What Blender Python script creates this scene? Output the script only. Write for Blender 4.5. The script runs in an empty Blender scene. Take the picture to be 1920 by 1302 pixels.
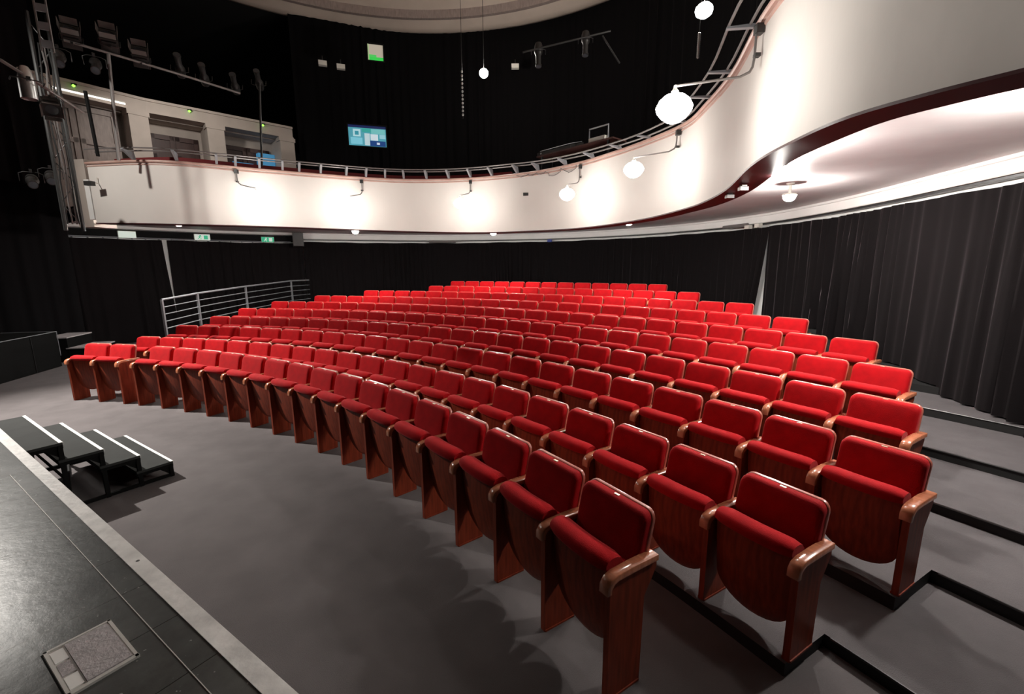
import bpy, bmesh, math, random
from mathutils import Vector, Matrix
random.seed(7)
PI = math.pi
sc = bpy.context.scene
C = sc.collection

# ------------------------------------------------------------------ camera
CAMH = 2.24                      # lens height above the auditorium floor
F_PX, PITCH, ROLL = 835.3, -0.18159, -0.0063
cam_d = bpy.data.cameras.new('camera')
cam_d.sensor_width = 36.0
cam_d.lens = F_PX / 1920.0 * 36.0
cam_d.clip_start = 0.02
cam_d.clip_end = 200
cam = bpy.data.objects.new('camera', cam_d)
C.objects.link(cam)
fw = Vector((0, math.cos(PITCH), math.sin(PITCH)))
rt0 = Vector((1, 0, 0)); up0 = rt0.cross(fw)
rt = rt0 * math.cos(ROLL) + up0 * math.sin(ROLL)
up = -rt0 * math.sin(ROLL) + up0 * math.cos(ROLL)
m3 = Matrix((rt, up, -fw)).transposed()
cam.matrix_world = Matrix.Translation((0, 0, CAMH)) @ m3.to_4x4()
sc.camera = cam

# ------------------------------------------------------------------ world, exposure
w = bpy.data.worlds.new('world'); sc.world = w; w.use_nodes = True
bgn = w.node_tree.nodes['Background']
bgn.inputs[0].default_value = (0.9, 0.92, 1.0, 1); bgn.inputs[1].default_value = 0.001
sc.view_settings.view_transform = 'Standard'
sc.view_settings.look = 'None'
sc.view_settings.exposure = -0.28
sc.view_settings.gamma = 1.0
sc.view_settings.use_curve_mapping = False

GLOBE_E = 84.0      # fascia globe lamps
SOFFIT_E = 1250.0      # lamps under the balcony
STAGE_SPOT_W = 6900.0

def spot(name, loc, target, watts, size_deg, blend=0.4, radius=0.08, col=(1, .95, .88)):
    d = bpy.data.lights.new(name, 'SPOT'); d.energy = watts; d.spot_size = math.radians(size_deg)
    d.spot_blend = blend; d.shadow_soft_size = radius; d.color = col
    o = bpy.data.objects.new(name, d); C.objects.link(o); o.location = loc
    o.rotation_euler = (Vector(target) - Vector(loc)).to_track_quat('-Z', 'Y').to_euler()
    return o
# the key: a profile spot on the lighting bar left of the frame (it lights seats, stair and stage)
spot('stage_spotlight_beam', (-9.6, 7.0, 6.1), (-5.9, 6.0, 0), STAGE_SPOT_W, 69, 1.0, 0.05)
spot('balcony_fill_light', (-9.0, 5.5, 6.2), (-8.0, 10.8, 3.9), 900, 56, 1.0, 0.1)  # unseen flood added to brighten the left balcony front
spot('balcony_right_fill_light', (-9.4, 5.0, 6.2), (2.4, 3.0, 4.2), 2600, 17, 1.0, 0.1)  # unseen narrow flood added to lift the right balcony front
spot('gallery_fill_light', (-8.4, 11.6, 6.6), (-9.3, 14.2, 5.0), 170, 130, 0.8, 0.1)  # unseen spot added to brighten the gallery wall

# ------------------------------------------------------------------ materials
def mat(name, col, rough=0.6, metal=0.0, var=0.0, scale=6.0, bump=0.0, bscale=40.0, sheen=0.0, coat=0.0,
        emit=None, es=0.0, stretch=(1, 1, 1), col2=None, spec=0.5):
    m = bpy.data.materials.new(name); m.use_nodes = True
    nt = m.node_tree; b = nt.nodes['Principled BSDF']
    b.inputs['Base Color'].default_value = (*col, 1)
    b.inputs['Roughness'].default_value = rough
    b.inputs['Metallic'].default_value = metal
    b.inputs['Specular IOR Level'].default_value = spec
    if sheen:
        b.inputs['Sheen Weight'].default_value = sheen
        b.inputs['Sheen Roughness'].default_value = 0.35
        b.inputs['Sheen Tint'].default_value = (*[min(1, c * 1.3 + .15) for c in col], 1)
    if coat:
        b.inputs['Coat Weight'].default_value = coat; b.inputs['Coat Roughness'].default_value = 0.12
    if emit:
        b.inputs['Emission Color'].default_value = (*emit, 1); b.inputs['Emission Strength'].default_value = es
    if var or bump:
        tc = nt.nodes.new('ShaderNodeTexCoord'); mp = nt.nodes.new('ShaderNodeMapping')
        mp.inputs['Scale'].default_value = stretch
        nt.links.new(tc.outputs['Object'], mp.inputs['Vector'])
    if var:
        n = nt.nodes.new('ShaderNodeTexNoise'); n.inputs['Scale'].default_value = scale; n.inputs['Detail'].default_value = 6
        nt.links.new(mp.outputs['Vector'], n.inputs['Vector'])
        r = nt.nodes.new('ShaderNodeValToRGB')
        c2 = col2 or tuple(c * (1 - var) for c in col)
        r.color_ramp.elements[0].position = 0.3; r.color_ramp.elements[1].position = 0.7
        r.color_ramp.elements[0].color = (*c2, 1); r.color_ramp.elements[1].color = (*col, 1)
        nt.links.new(n.outputs['Fac'], r.inputs['Fac']); nt.links.new(r.outputs['Color'], b.inputs['Base Color'])
    if bump:
        n2 = nt.nodes.new('ShaderNodeTexNoise'); n2.inputs['Scale'].default_value = bscale; n2.inputs['Detail'].default_value = 4
        nt.links.new(mp.outputs['Vector'], n2.inputs['Vector'])
        bp = nt.nodes.new('ShaderNodeBump'); bp.inputs['Strength'].default_value = bump; bp.inputs['Distance'].default_value = 0.01
        nt.links.new(n2.outputs['Fac'], bp.inputs['Height']); nt.links.new(bp.outputs['Normal'], b.inputs['Normal'])
    return m

M = {}
M['velvet'] = mat('red_velvet', (0.46, 0.003, 0.007), 0.85, var=.3, scale=9, sheen=.35, bump=.2, bscale=180, spec=.15)
M['velvet'].node_tree.nodes['Principled BSDF'].inputs['Sheen Tint'].default_value = (1, .28, .28, 1)
M['wood'] = mat('varnished_wood', (0.27, 0.042, 0.016), 0.5, var=.45, scale=7, stretch=(6, 6, .7), coat=.0, spec=.25)
M['woodedge'] = mat('pale_wood_edge', (0.60, 0.17, 0.12), 0.3, var=.25, scale=14, coat=.6)
M['capwood'] = mat('arm_cap_wood', (0.60, 0.21, 0.11), 0.25, var=.35, scale=10, stretch=(1, 5, 1), coat=.8)
M['plate'] = mat('brass_plate', (0.8, 0.68, 0.5), 0.3, 0.4)
M['carpet'] = mat('grey_carpet', (0.125, 0.11, 0.112), 0.95, var=.22, scale=3.0, bump=.5, bscale=260)
M['tread'] = mat('tread_carpet', (0.105, 0.094, 0.098), 0.9, var=.25, scale=4.0, bump=.5, bscale=220)
M['riser'] = mat('black_riser_and_shade', (0.006, 0.006, 0.006), 0.7)
M['nosing'] = mat('dark_metal_nosing', (0.09, 0.09, 0.09), 0.35, 0.8)
M['curtain'] = mat('black_velour', (0.007, 0.0055, 0.006), 0.9, sheen=1.0, bump=.15, bscale=90, spec=.1)
_b = M['curtain'].node_tree.nodes['Principled BSDF']; _b.inputs['Sheen Tint'].default_value = (.24, .20, .215, 1); _b.inputs['Sheen Roughness'].default_value = .28
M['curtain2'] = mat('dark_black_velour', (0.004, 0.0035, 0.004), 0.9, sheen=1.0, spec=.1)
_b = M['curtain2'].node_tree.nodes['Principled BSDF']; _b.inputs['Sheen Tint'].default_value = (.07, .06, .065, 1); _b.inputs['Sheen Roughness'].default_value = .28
M['plaster'] = mat('cream_plaster', (0.80, 0.755, 0.71), 0.7, var=.08, scale=1.2, bump=.25, bscale=7, stretch=(1, 1, .6))
M['soffit'] = mat('soffit_paint', (0.74, 0.69, 0.69), 0.42, var=.22, scale=1.1, bump=.3, bscale=3, col2=(0.62, 0.54, 0.55))
M['white'] = mat('white_paint', (0.88, 0.87, 0.85), 0.6, var=.05, scale=3)
M['maroon'] = mat('maroon_paint', (0.055, 0.008, 0.010), 0.45)
M['padding'] = mat('dark_red_padding', (0.16, 0.012, 0.014), 0.8, sheen=.3)
M['ledge'] = mat('ledge_wood', (0.62, 0.43, 0.37), 0.4, var=.3, scale=5, col2=(.5, .3, .25))
M['blackp'] = mat('black_paint', (0.005, 0.005, 0.005), 0.75, spec=.12)
M['blackceil'] = mat('black_ceiling', (0.006, 0.006, 0.006), 0.95)
M['gallery'] = mat('gallery_plaster', (0.52, 0.45, 0.40), 0.8, var=.15, scale=2)
M['doorw'] = mat('panelled_door_wood', (0.40, 0.32, 0.29), 0.5, var=.3, scale=5, stretch=(5, 5, 1))
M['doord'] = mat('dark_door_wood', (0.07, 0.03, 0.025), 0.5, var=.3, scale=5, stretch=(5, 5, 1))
M['steel'] = mat('painted_steel', (0.30, 0.31, 0.33), 0.4, 0.3)
M['railgrey'] = mat('lighting_rail_grey', (0.20, 0.185, 0.18), 0.45, 0.3)
M['darksteel'] = mat('dark_steel', (0.05, 0.05, 0.05), 0.4, 0.6)
M['chrome'] = mat('polished_aluminium', (0.8, 0.8, 0.8), 0.35, 0.9)
M['fixture'] = mat('black_lamp_housing', (0.03, 0.028, 0.027), 0.45, 0.3)
M['rubber'] = mat('stair_tread_vinyl', (0.034, 0.036, 0.035), 0.85, var=.2, scale=5, spec=.15)
M['beige'] = mat('dome_plaster', (0.62, 0.52, 0.44), 0.8, var=.1, scale=2)
M['lens'] = mat('lens_glass', (0.06, 0.065, 0.075), 0.08, 0.0)
M['cable'] = mat('black_cable', (0.02, 0.02, 0.02), 0.5)
M['ivory'] = mat('ivory_plastic', (0.7, 0.68, 0.62), 0.5)
M['globe'] = mat('lit_globe_glass', (0.9, 0.9, 0.88), 0.4, emit=(1, .955, .89), es=GLOBE_E)
M['globehigh'] = mat('lit_gallery_globe_glass', (0.9, 0.9, 0.88), 0.4, emit=(1, .93, .85), es=420.0)
M['soffitlamp'] = mat('lit_lamp_glass', (0.9, 0.9, 0.88), 0.4, emit=(1, .96, .9), es=SOFFIT_E)
M['tube'] = mat('lit_tube', (0.9, 0.9, 0.9), 0.4, emit=(1, .93, .85), es=2.2)
M['green'] = mat('green_led', (0.1, 0.6, 0.05), 0.4, emit=(.3, 1, .08), es=3)
M['exitg'] = mat('exit_green', (0.02, 0.35, 0.18), 0.5, emit=(.03, .55, .3), es=.5)
M['exitw'] = mat('exit_white', (0.75, 0.85, 0.78), 0.5, emit=(.75, .9, .8), es=.45)

def stage_mat():
    m = mat('worn_stage_floor', (0.05, 0.052, 0.052), 0.27)
    nt = m.node_tree; b = nt.nodes['Principled BSDF']
    tc = nt.nodes.new('ShaderNodeTexCoord'); mp = nt.nodes.new('ShaderNodeMapping')
    mp.inputs['Rotation'].default_value = (0, 0, math.radians(33.3))
    nt.links.new(tc.outputs['Object'], mp.inputs['Vector'])
    n = nt.nodes.new('ShaderNodeTexNoise'); n.inputs['Scale'].default_value = 2.2; n.inputs['Detail'].default_value = 9
    n.inputs['Roughness'].default_value = .65
    nt.links.new(mp.outputs['Vector'], n.inputs['Vector'])
    r = nt.nodes.new('ShaderNodeValToRGB')
    r.color_ramp.elements[0].position = .35; r.color_ramp.elements[0].color = (.045, .047, .046, 1)
    r.color_ramp.elements[1].position = .75; r.color_ramp.elements[1].color = (.12, .125, .12, 1)
    nt.links.new(n.outputs['Fac'], r.inputs['Fac'])
    # board joints across the stage
    br = nt.nodes.new('ShaderNodeTexBrick'); br.inputs['Scale'].default_value = 1.0
    br.inputs['Mortar Size'].default_value = .0022; br.inputs['Brick Width'].default_value = .34; br.inputs['Row Height'].default_value = 6.0
    br.offset = 0.0
    br.inputs['Color1'].default_value = (1, 1, 1, 1); br.inputs['Color2'].default_value = (.85, .85, .85, 1); br.inputs['Mortar'].default_value = (.15, .15, .15, 1)
    nt.links.new(mp.outputs['Vector'], br.inputs['Vector'])
    mx = nt.nodes.new('ShaderNodeMixRGB'); mx.blend_type = 'MULTIPLY'; mx.inputs[0].default_value = 1
    nt.links.new(r.outputs['Color'], mx.inputs[1]); nt.links.new(br.outputs['Color'], mx.inputs[2])
    # pale chips and specks of worn paint
    v = nt.nodes.new('ShaderNodeTexNoise'); v.inputs['Scale'].default_value = 38; v.inputs['Detail'].default_value = 3
    nt.links.new(mp.outputs['Vector'], v.inputs['Vector'])
    vr = nt.nodes.new('ShaderNodeValToRGB'); vr.color_ramp.elements[0].position = .70; vr.color_ramp.elements[1].position = .73
    nt.links.new(v.outputs['Fac'], vr.inputs['Fac'])
    mx2 = nt.nodes.new('ShaderNodeMixRGB'); mx2.inputs[2].default_value = (.30, .31, .30, 1)
    nt.links.new(vr.outputs['Color'], mx2.inputs[0]); nt.links.new(mx.outputs['Color'], mx2.inputs[1])
    nt.links.new(mx2.outputs['Color'], b.inputs['Base Color'])
    bp = nt.nodes.new('ShaderNodeBump'); bp.inputs['Strength'].default_value = .35; bp.inputs['Distance'].default_value = .01
    nt.links.new(n.outputs['Fac'], bp.inputs['Height']); nt.links.new(bp.outputs['Normal'], b.inputs['Normal'])
    return m
M['stage'] = stage_mat()
M['strip'] = mat('scuffed_white_strip', (0.90, 0.88, 0.86), 0.35, var=.35, scale=9, bump=.2, bscale=30)
M['hatch'] = mat('pale_hatch_metal', (0.50, 0.46, 0.47), 0.45, var=.3, scale=30, bump=.4, bscale=90)
M['hatchf'] = mat('pale_hatch_frame', (0.55, 0.53, 0.5), 0.4, 0.1)

# ------------------------------------------------------------------ mesh helpers
class MB:
    def __init__(s): s.v = []; s.f = []; s.mi = []; s.cur = 0
    def add(s, vs, fs):
        o = len(s.v); s.v += [tuple(v) for v in vs]
        for f in fs: s.f.append([i + o for i in f]); s.mi.append(s.cur)
        return s
    def box(s, c, d, M4=None, rz=0.0):
        x, y, z = d[0] / 2, d[1] / 2, d[2] / 2
        vs = [Vector((a * x, b * y, e * z)) for a in (-1, 1) for b in (-1, 1) for e in (-1, 1)]
        if rz: vs = [Matrix.Rotation(rz, 3, 'Z') @ v for v in vs]
        vs = [v + Vector(c) for v in vs]
        if M4 is not None: vs = [M4 @ v for v in vs]
        return s.add(vs, [(0, 1, 3, 2), (4, 6, 7, 5), (0, 4, 5, 1), (2, 3, 7, 6), (0, 2, 6, 4), (1, 5, 7, 3)])
    def tube(s, pts, r, n=8, cap=True):
        pts = [Vector(p) for p in pts]; k = len(pts)
        rr = r if isinstance(r, (list, tuple)) else [r] * k
        o = len(s.v); prev = None
        for i, p in enumerate(pts):
            t = (pts[min(i + 1, k - 1)] - pts[max(i - 1, 0)]).normalized()
            if prev is None:
                a = Vector((0, 0, 1)) if abs(t.z) < .9 else Vector((1, 0, 0)); prev = t.cross(a).normalized()
            u = (prev - t * prev.dot(t)).normalized(); prev = u; v = t.cross(u)
            for j in range(n):
                an = 2 * PI * j / n; s.v.append(tuple(p + (u * math.cos(an) + v * math.sin(an)) * rr[i]))
        for i in range(k - 1):
            for j in range(n):
                s.f.append([o + i * n + j, o + i * n + (j + 1) % n, o + (i + 1) * n + (j + 1) % n, o + (i + 1) * n + j]); s.mi.append(s.cur)
        if cap:
            s.f.append([o + j for j in range(n)][::-1]); s.mi.append(s.cur)
            s.f.append([o + (k - 1) * n + j for j in range(n)]); s.mi.append(s.cur)
        return s
    def lathe(s, prof, c=(0, 0, 0), n=24, M4=None):
        o = len(s.v); k = len(prof)
        for r, z in prof:
            for j in range(n):
                a = 2 * PI * j / n; v = Vector((r * math.cos(a), r * math.sin(a), z))
                if M4 is not None: v = M4 @ v
                s.v.append(tuple(v + Vector(c)))
        for i in range(k - 1):
            for j in range(n):
                s.f.append([o + i * n + j, o + i * n + (j + 1) % n, o + (i + 1) * n + (j + 1) % n, o + (i + 1) * n + j]); s.mi.append(s.cur)
        return s
    def prism(s, poly, h0, h1, fn):
        """poly: 2D points; fn(a, b, h) -> 3D; extruded between h0 and h1"""
        n = len(poly)
        vs = [fn(a, b, h0) for a, b in poly] + [fn(a, b, h1) for a, b in poly]
        fs = [list(range(n))[::-1], [n + i for i in range(n)]] + [[i, (i + 1) % n, n + (i + 1) % n, n + i] for i in range(n)]
        return s.add(vs, fs)
    def mesh(s, name, mats, smooth=True, ang=35):
        me = bpy.data.meshes.new(name); me.from_pydata([tuple(v) for v in s.v], [], s.f)
        if not isinstance(mats, (list, tuple)): mats = [mats]
        for m in mats: me.materials.append(m)
        if len(mats) > 1:
            for p, i in zip(me.polygons, s.mi): p.material_index = i
        bm = bmesh.new(); bm.from_mesh(me); bmesh.ops.recalc_face_normals(bm, faces=bm.faces); bm.to_mesh(me); bm.free()
        if smooth:
            me.polygons.foreach_set('use_smooth', [True] * len(me.polygons))
            me.set_sharp_from_angle(angle=math.radians(ang))
        me.update()
        return me

def link(name, me, parent=None, loc=None, rotz=None):
    o = bpy.data.objects.new(name, me); C.objects.link(o)
    if parent is not None: o.parent = parent
    if loc is not None: o.location = loc
    if rotz is not None: o.rotation_euler = (0, 0, rotz)
    return o
def tag(o, label, cat, group=None, kind=None):
    o['label'] = label; o['category'] = cat
    if group: o['group'] = group
    if kind: o['kind'] = kind
    return o
def struct(name, me): o = link(name, me); o['kind'] = 'structure'; return o
def empty(name, loc, rotz=0.0):
    o = bpy.data.objects.new(name, None); C.objects.link(o); o.location = loc; o.rotation_euler = (0, 0, rotz); o.empty_display_size = .1
    return o
def copy_tree(o, parent=None):
    c = o.copy(); C.objects.link(c)
    if parent is not None: c.parent = parent
    for ch in list(o.children): copy_tree(ch, c)
    return c

# house geometry: seat rows are arcs about HC; angles are measured clockwise from +Y
HC = (-9.460, -4.103)
def pol(r, deg, z=0.0):
    a = math.radians(deg); return Vector((HC[0] + r * math.sin(a), HC[1] + r * math.cos(a), z))
def azp(az, d, z=0.0):
    a = math.radians(az); return Vector((d * math.sin(a), d * math.cos(a), z))

def resample(pts, step):
    pts = [Vector(p) for p in pts]
    # Catmull-Rom
    out = []
    for i in range(len(pts) - 1):
        p0 = pts[max(i - 1, 0)]; p1 = pts[i]; p2 = pts[i + 1]; p3 = pts[min(i + 2, len(pts) - 1)]
        for k in range(24):
            t = k / 24
            out.append(.5 * ((2 * p1) + (p2 - p0) * t + (2 * p0 - 5 * p1 + 4 * p2 - p3) * t * t + (3 * p1 - p0 - 3 * p2 + p3) * t ** 3))
    out.append(pts[-1])
    L = [0]
    for a, b in zip(out, out[1:]): L.append(L[-1] + (b - a).length)
    n = max(2, int(L[-1] / step)); res = []; j = 0
    for i in range(n + 1):
        t = L[-1] * i / n
        while j < len(L) - 2 and L[j + 1] < t: j += 1
        f = (t - L[j]) / max(1e-9, L[j + 1] - L[j]); res.append(out[j].lerp(out[j + 1], f))
    return res, L[-1]
def normals2(P):
    N = []
    for i in range(len(P)):
        t = P[min(i + 1, len(P) - 1)] - P[max(i - 1, 0)]; N.append(Vector((t.y, -t.x, 0)).normalized())
    return N

# ================================================================== STRUCTURE
# auditorium floor
mb = MB(); mb.box((-4, 12, -.06), (44, 44, .12)); struct('floor', mb.mesh('floor', M['carpet'], False))

ROW_R = [11.998, 12.956, 13.932, 14.907, 15.899, 16.891, 17.856, 18.824, 19.759, 20.715]
ROW_Z = [-1.295, -1.328, -1.236, -1.149, -1.055, -.952, -.851, -.743, -.630, -.513]
ROW_A = [1.0203, 1.0533, 1.0622, 1.0366, 1.0119, .9745, .9089, .8428, .7681, .7098]
ROW_N = [18, 21, 23, 24, 25, 25, 23, 20, 15, 13]
SEATH = .83
ROW_F = [0.0] + [CAMH + z - SEATH for z in ROW_Z[1:]]
AISLE = [None, 12.98, 14.08, 15.02, 16.15, 17.4, 18.25, 18.8, 19.4, 20.5]
for j in range(1, 10):
    zt = ROW_F[j]; ae = math.degrees(ROW_A[j]) + .17
    poly = []
    a = 6.2
    while a < ae: poly.append(pol(ROW_R[j] - .385, a)); a += 1.5
    poly.append(pol(ROW_R[j] - .385, ae))
    a = ae
    while a < 74: poly.append(pol(AISLE[j], a)); a += 1.5
    poly.append(pol(AISLE[j], 74)); 
    a = 74
    while a > 6.2: poly.append(pol(27.0, a)); a -= 3
    poly.append(pol(27.0, 6.2))
    z0 = ROW_F[j - 1] if j > 1 else 0.0
    mb = MB(); n = len(poly)
    mb.cur = 0 if j < 6 else 1; mb.add([(p.x, p.y, zt) for p in poly], [list(range(n))])  # upper tier tops black: shade of the unlit aisle put into colour
    mb.cur = 1
    mb.add([(p.x, p.y, zt) for p in poly] + [(p.x, p.y, z0) for p in poly], [[i, (i + 1) % n, n + (i + 1) % n, n + i] for i in range(n)])
    me = mb.mesh('floor_tier', [M['tread'], M['riser']], False)
    struct('floor_tier', me)
    # metal nosing on the aisle part
    if j < 6:
        pts = []; a = ae + .15
        while a < 70: pts.append(pol(AISLE[j] - .004, a, zt - .004)); a += 1.0
        mb = MB(); mb.tube(pts, .008, 6); struct('trim_nosing', mb.mesh('nosing', M['nosing']))

# ---------------- stage
NS = Vector((.549, .836, 0)).normalized(); TS = Vector((NS.y, -NS.x, 0))    # normal to the stage front / along it to the right
SH = .83
def st(t, n, z=0.0): return TS * t + NS * n + Vector((0, 0, z))
EDGE = .655
tL = -12.4
mb = MB()
corners = [st(6, -8), st(6, EDGE - .067), st(tL, EDGE - .067), st(tL, -8)]
mb.prism([(p.x, p.y) for p in corners], 0, SH, lambda a, b, h: (a, b, h))
struct('floor_stage', mb.mesh('floor_stage', M['stage'], False))
mb = MB(); c4 = [st(6, EDGE - .067), st(6, EDGE), st(tL, EDGE), st(tL, EDGE - .067)]
mb.prism([(p.x, p.y) for p in c4], 0.0, SH + .004, lambda a, b, h: (a, b, h))
struct('trim_stage_edge', mb.mesh('trim_stage_edge', M['strip'], False))
mb = MB(); c4 = [st(6, EDGE + .0), st(6, EDGE + .012), st(tL, EDGE + .012), st(tL, EDGE + .0)]
mb.prism([(p.x, p.y) for p in c4], 0.0, SH - .03, lambda a, b, h: (a, b, h))
struct('wall_stage_front', mb.mesh('wall_stage_front', M['blackp'], False))
# thin pale line let into the stage floor
mb = MB(); mb.tube([st(5, .495, SH + .0005), st(-4.5, .495, SH + .0005)], .0022, 6)
tag(link('stage_wire', mb.mesh('wire', M['hatchf'])), 'thin pale line running along the black stage floor', 'wire')

# floor hatch in the stage
def hatch():
    c = [(-1.744, 1.412), (-1.636, 1.573), (-1.378, 1.407), (-1.482, 1.259)]
    pc = Vector((sum(p[0] for p in c) / 4, sum(p[1] for p in c) / 4, SH))
    ang = math.atan2(TS.y, TS.x)
    t = empty('stage_hatch', pc, ang)
    tag(t, 'pale metal floor hatch let into the black stage boards', 'hatch')
    W2, D2 = .156, .098
    mb = MB(); mb.box((0, 0, .002), (2 * W2, 2 * D2, .004)); link('frame', mb.mesh('hframe', M['hatchf'], False), t)
    mb = MB()
    mb.box((0, D2 - .006, .006), (2 * W2, .010, .006)); mb.box((0, -D2 + .006, .006), (2 * W2, .010, .006))
    mb.box((W2 - .008, 0, .006), (.015, 2 * D2, .006)); mb.box((-W2 + .006, 0, .006), (.01, 2 * D2, .006))
    link('rim', mb.mesh('hrim', M['hatchf'], False), t)
    mb = MB(); mb.box((.0, .020, .0075), (.272, .124, .007)); link('lid', mb.mesh('hlid', M['hatch'], False), t)
    for k, (x, m) in enumerate(((-.090, 'white'), (.0, 'hatch'), (.090, 'white'))):
        mb = MB(); mb.box((x, -.066, .006), (.078, .036, .004)); link('socket_cover', mb.mesh('sock', M[m], False), t)
    mb = MB(); mb.box((0, -D2 - .0025, .0006), (2 * W2, .005, .0012)); mb.box((-W2 - .0025, 0, .0006), (.005, 2 * D2, .0012))
    link('gap', mb.mesh('hgap', M['riser'], False), t)
hatch()
for k, t_ in enumerate((.35, -.28, -2.6)):
    mb = MB(); mb.lathe([(0, .002), (.006, .002), (.008, 0)], st(t_, EDGE - .03, SH + .004), 10)
    struct('trim_screw', mb.mesh('screw', M['nosing']))

# stage wing box on the far left (black fascia, thin pale trim) and two low steps beyond it
A0 = Vector((-9.75, 7.2, 0)); A1 = Vector((-10.07, 8.49, 0)); A2 = Vector((-10.46, 10.12, 0))
back = Vector((-4.0, -1.0, 0))
mb = MB(); poly = [A0, A1, A2, A2 + back, A0 + back]
mb.prism([(p.x, p.y) for p in poly], 0, .81, lambda a, b, h: (a, b, h))
struct('floor_stage_wing', mb.mesh('floor_stage_wing', M['blackp'], False))
mb = MB(); off = Vector((.012, .004, 0))
mb.tube([A0 + off + Vector((0, 0, .81)), A1 + off + Vector((0, 0, .81)), A2 + off + Vector((0, 0, .81)), A2 + back * .25 + Vector((0, 0.02, .81))], .009, 6)
mb.tube([A2 + off + Vector((0, 0, .81)), A2 + off + Vector((0, 0, .25))], .007, 6)
struct('trim_wing', mb.mesh('trim_wing', M['steel']))
mb = MB(); s_ = A1.lerp(A2, .55) + off; mb.tube([s_ + Vector((0, 0, .02)), s_ + Vector((0, 0, .78))], .006, 6)
struct('trim_wing_joint', mb.mesh('trim_wing_joint', M['darksteel']))
tw = empty('wing_steps', (-10.75, 10.95, 0), math.radians(14))
tag(tw, 'low black two-tread steps with pale grey tops beside the stage wing', 'steps')
for k, (zz, yy, dd) in enumerate(((.60, -.25, .5), (.34, .22, .5))):
    mb = MB(); mb.box((yy, 0, zz / 2), (dd, .9, zz - .02)); 
    b_ = link('riser_box', mb.mesh('wbox', M['blackp'], False), tw)
    mb = MB(); mb.box((yy, 0, zz), (dd + .02, .92, .025)); link('tread', mb.mesh('wtread', M['hatch'], False), tw)  # tread tops share the pale grey hatch material

# ---------------- portable stair up to the stage
def stair():
    base = st(-6.27, 1.30); ang = math.atan2(TS.y, TS.x)
    t = empty('portable_stairs', base, ang)
    tag(t, 'black steel four-tread portable stairs with white nosings against the stage', 'stairs')
    # local x along the stage edge to the right, y away from the stage
    x0, x1 = -.69, .69
    ys = [.47 - .268 * k for k in range(4)]
    dep = (ys[0] - ys[1])
    cx, wd = (x0 + x1) / 2, x1 - x0
    for k, (y, z) in enumerate(zip(ys, (.17, .335, .50, .665))):
        d = dep + (.05 if k < 3 else .0)
        mb = MB(); mb.box((cx, y - d / 2, z - .012), (wd, d, .024)); tr = link('tread', mb.mesh('tread', M['rubber'], False), t)
        mb = MB(); mb.box((cx, y - .012, z + .0015), (wd, .026, .006)); mb.box((cx, y + .002, z - .012), (wd, .004, .024))
        link('nosing', mb.mesh('nos', M['white'], False), tr)
        mb = MB()
        for xx in (x0 + .02, x1 - .02):
            mb.box((xx, y - d / 2, z - .042), (.03, d, .03))
        mb.box((cx, y - .02, z - .042), (wd, .03, .03)); mb.box((cx, y - d + .02, z - .042), (wd, .03, .03))
        link('tread_frame', mb.mesh('tframe', M['blackp'], False), t)
        for xx in (x0 + .02, x1 - .02):
            mb = MB(); mb.box((xx, y - .02, (z - .05) / 2), (.034, .034, z - .05)); link('leg', mb.mesh('leg', M['blackp'], False), t)
        for xx in (x0 + .02, x1 - .02):      # gusset plates
            mb = MB(); mb.prism([(y - .035, z - .05), (y - .035, z - .14), (y - .13, z - .05)], xx - .004, xx + .004, lambda a, b, h: (h, a, b))
            link('gusset', mb.mesh('gus', M['blackp'], False), t)
    yb = ys[3] - dep + .01
    for xx in (x0 + .02, x1 - .02):
        mb = MB(); mb.box((xx, (ys[0] + yb) / 2, .02), (.03, ys[0] - yb, .03)); link('base_rail', mb.mesh('brail', M['blackp'], False), t)
        mb = MB(); mb.box((xx, yb + .02, .31), (.034, .034, .62)); link('leg', mb.mesh('leg', M['blackp'], False), t)
    mb = MB()
    mb.tube([(x0 + .02, ys[3] - .02, .3), (x1 - .02, ys[3] - .02, .3)], .013, 6); mb.tube([(x0 + .02, ys[3] - .02, .04), (x1 - .02, yb + .02, .04)], .013, 6)
    mb.tube([(x0 + .02, ys[2] - .02, .03), (x1 - .02, ys[3] - .02, .03)], .013, 6)
    mb.tube([(x1 - .02, ys[3] - .02, .06), (x1 - .02, yb + .02, .45)], .012, 6)
    link('brace', mb.mesh('brace', M['blackp']), t)
stair()

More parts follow.
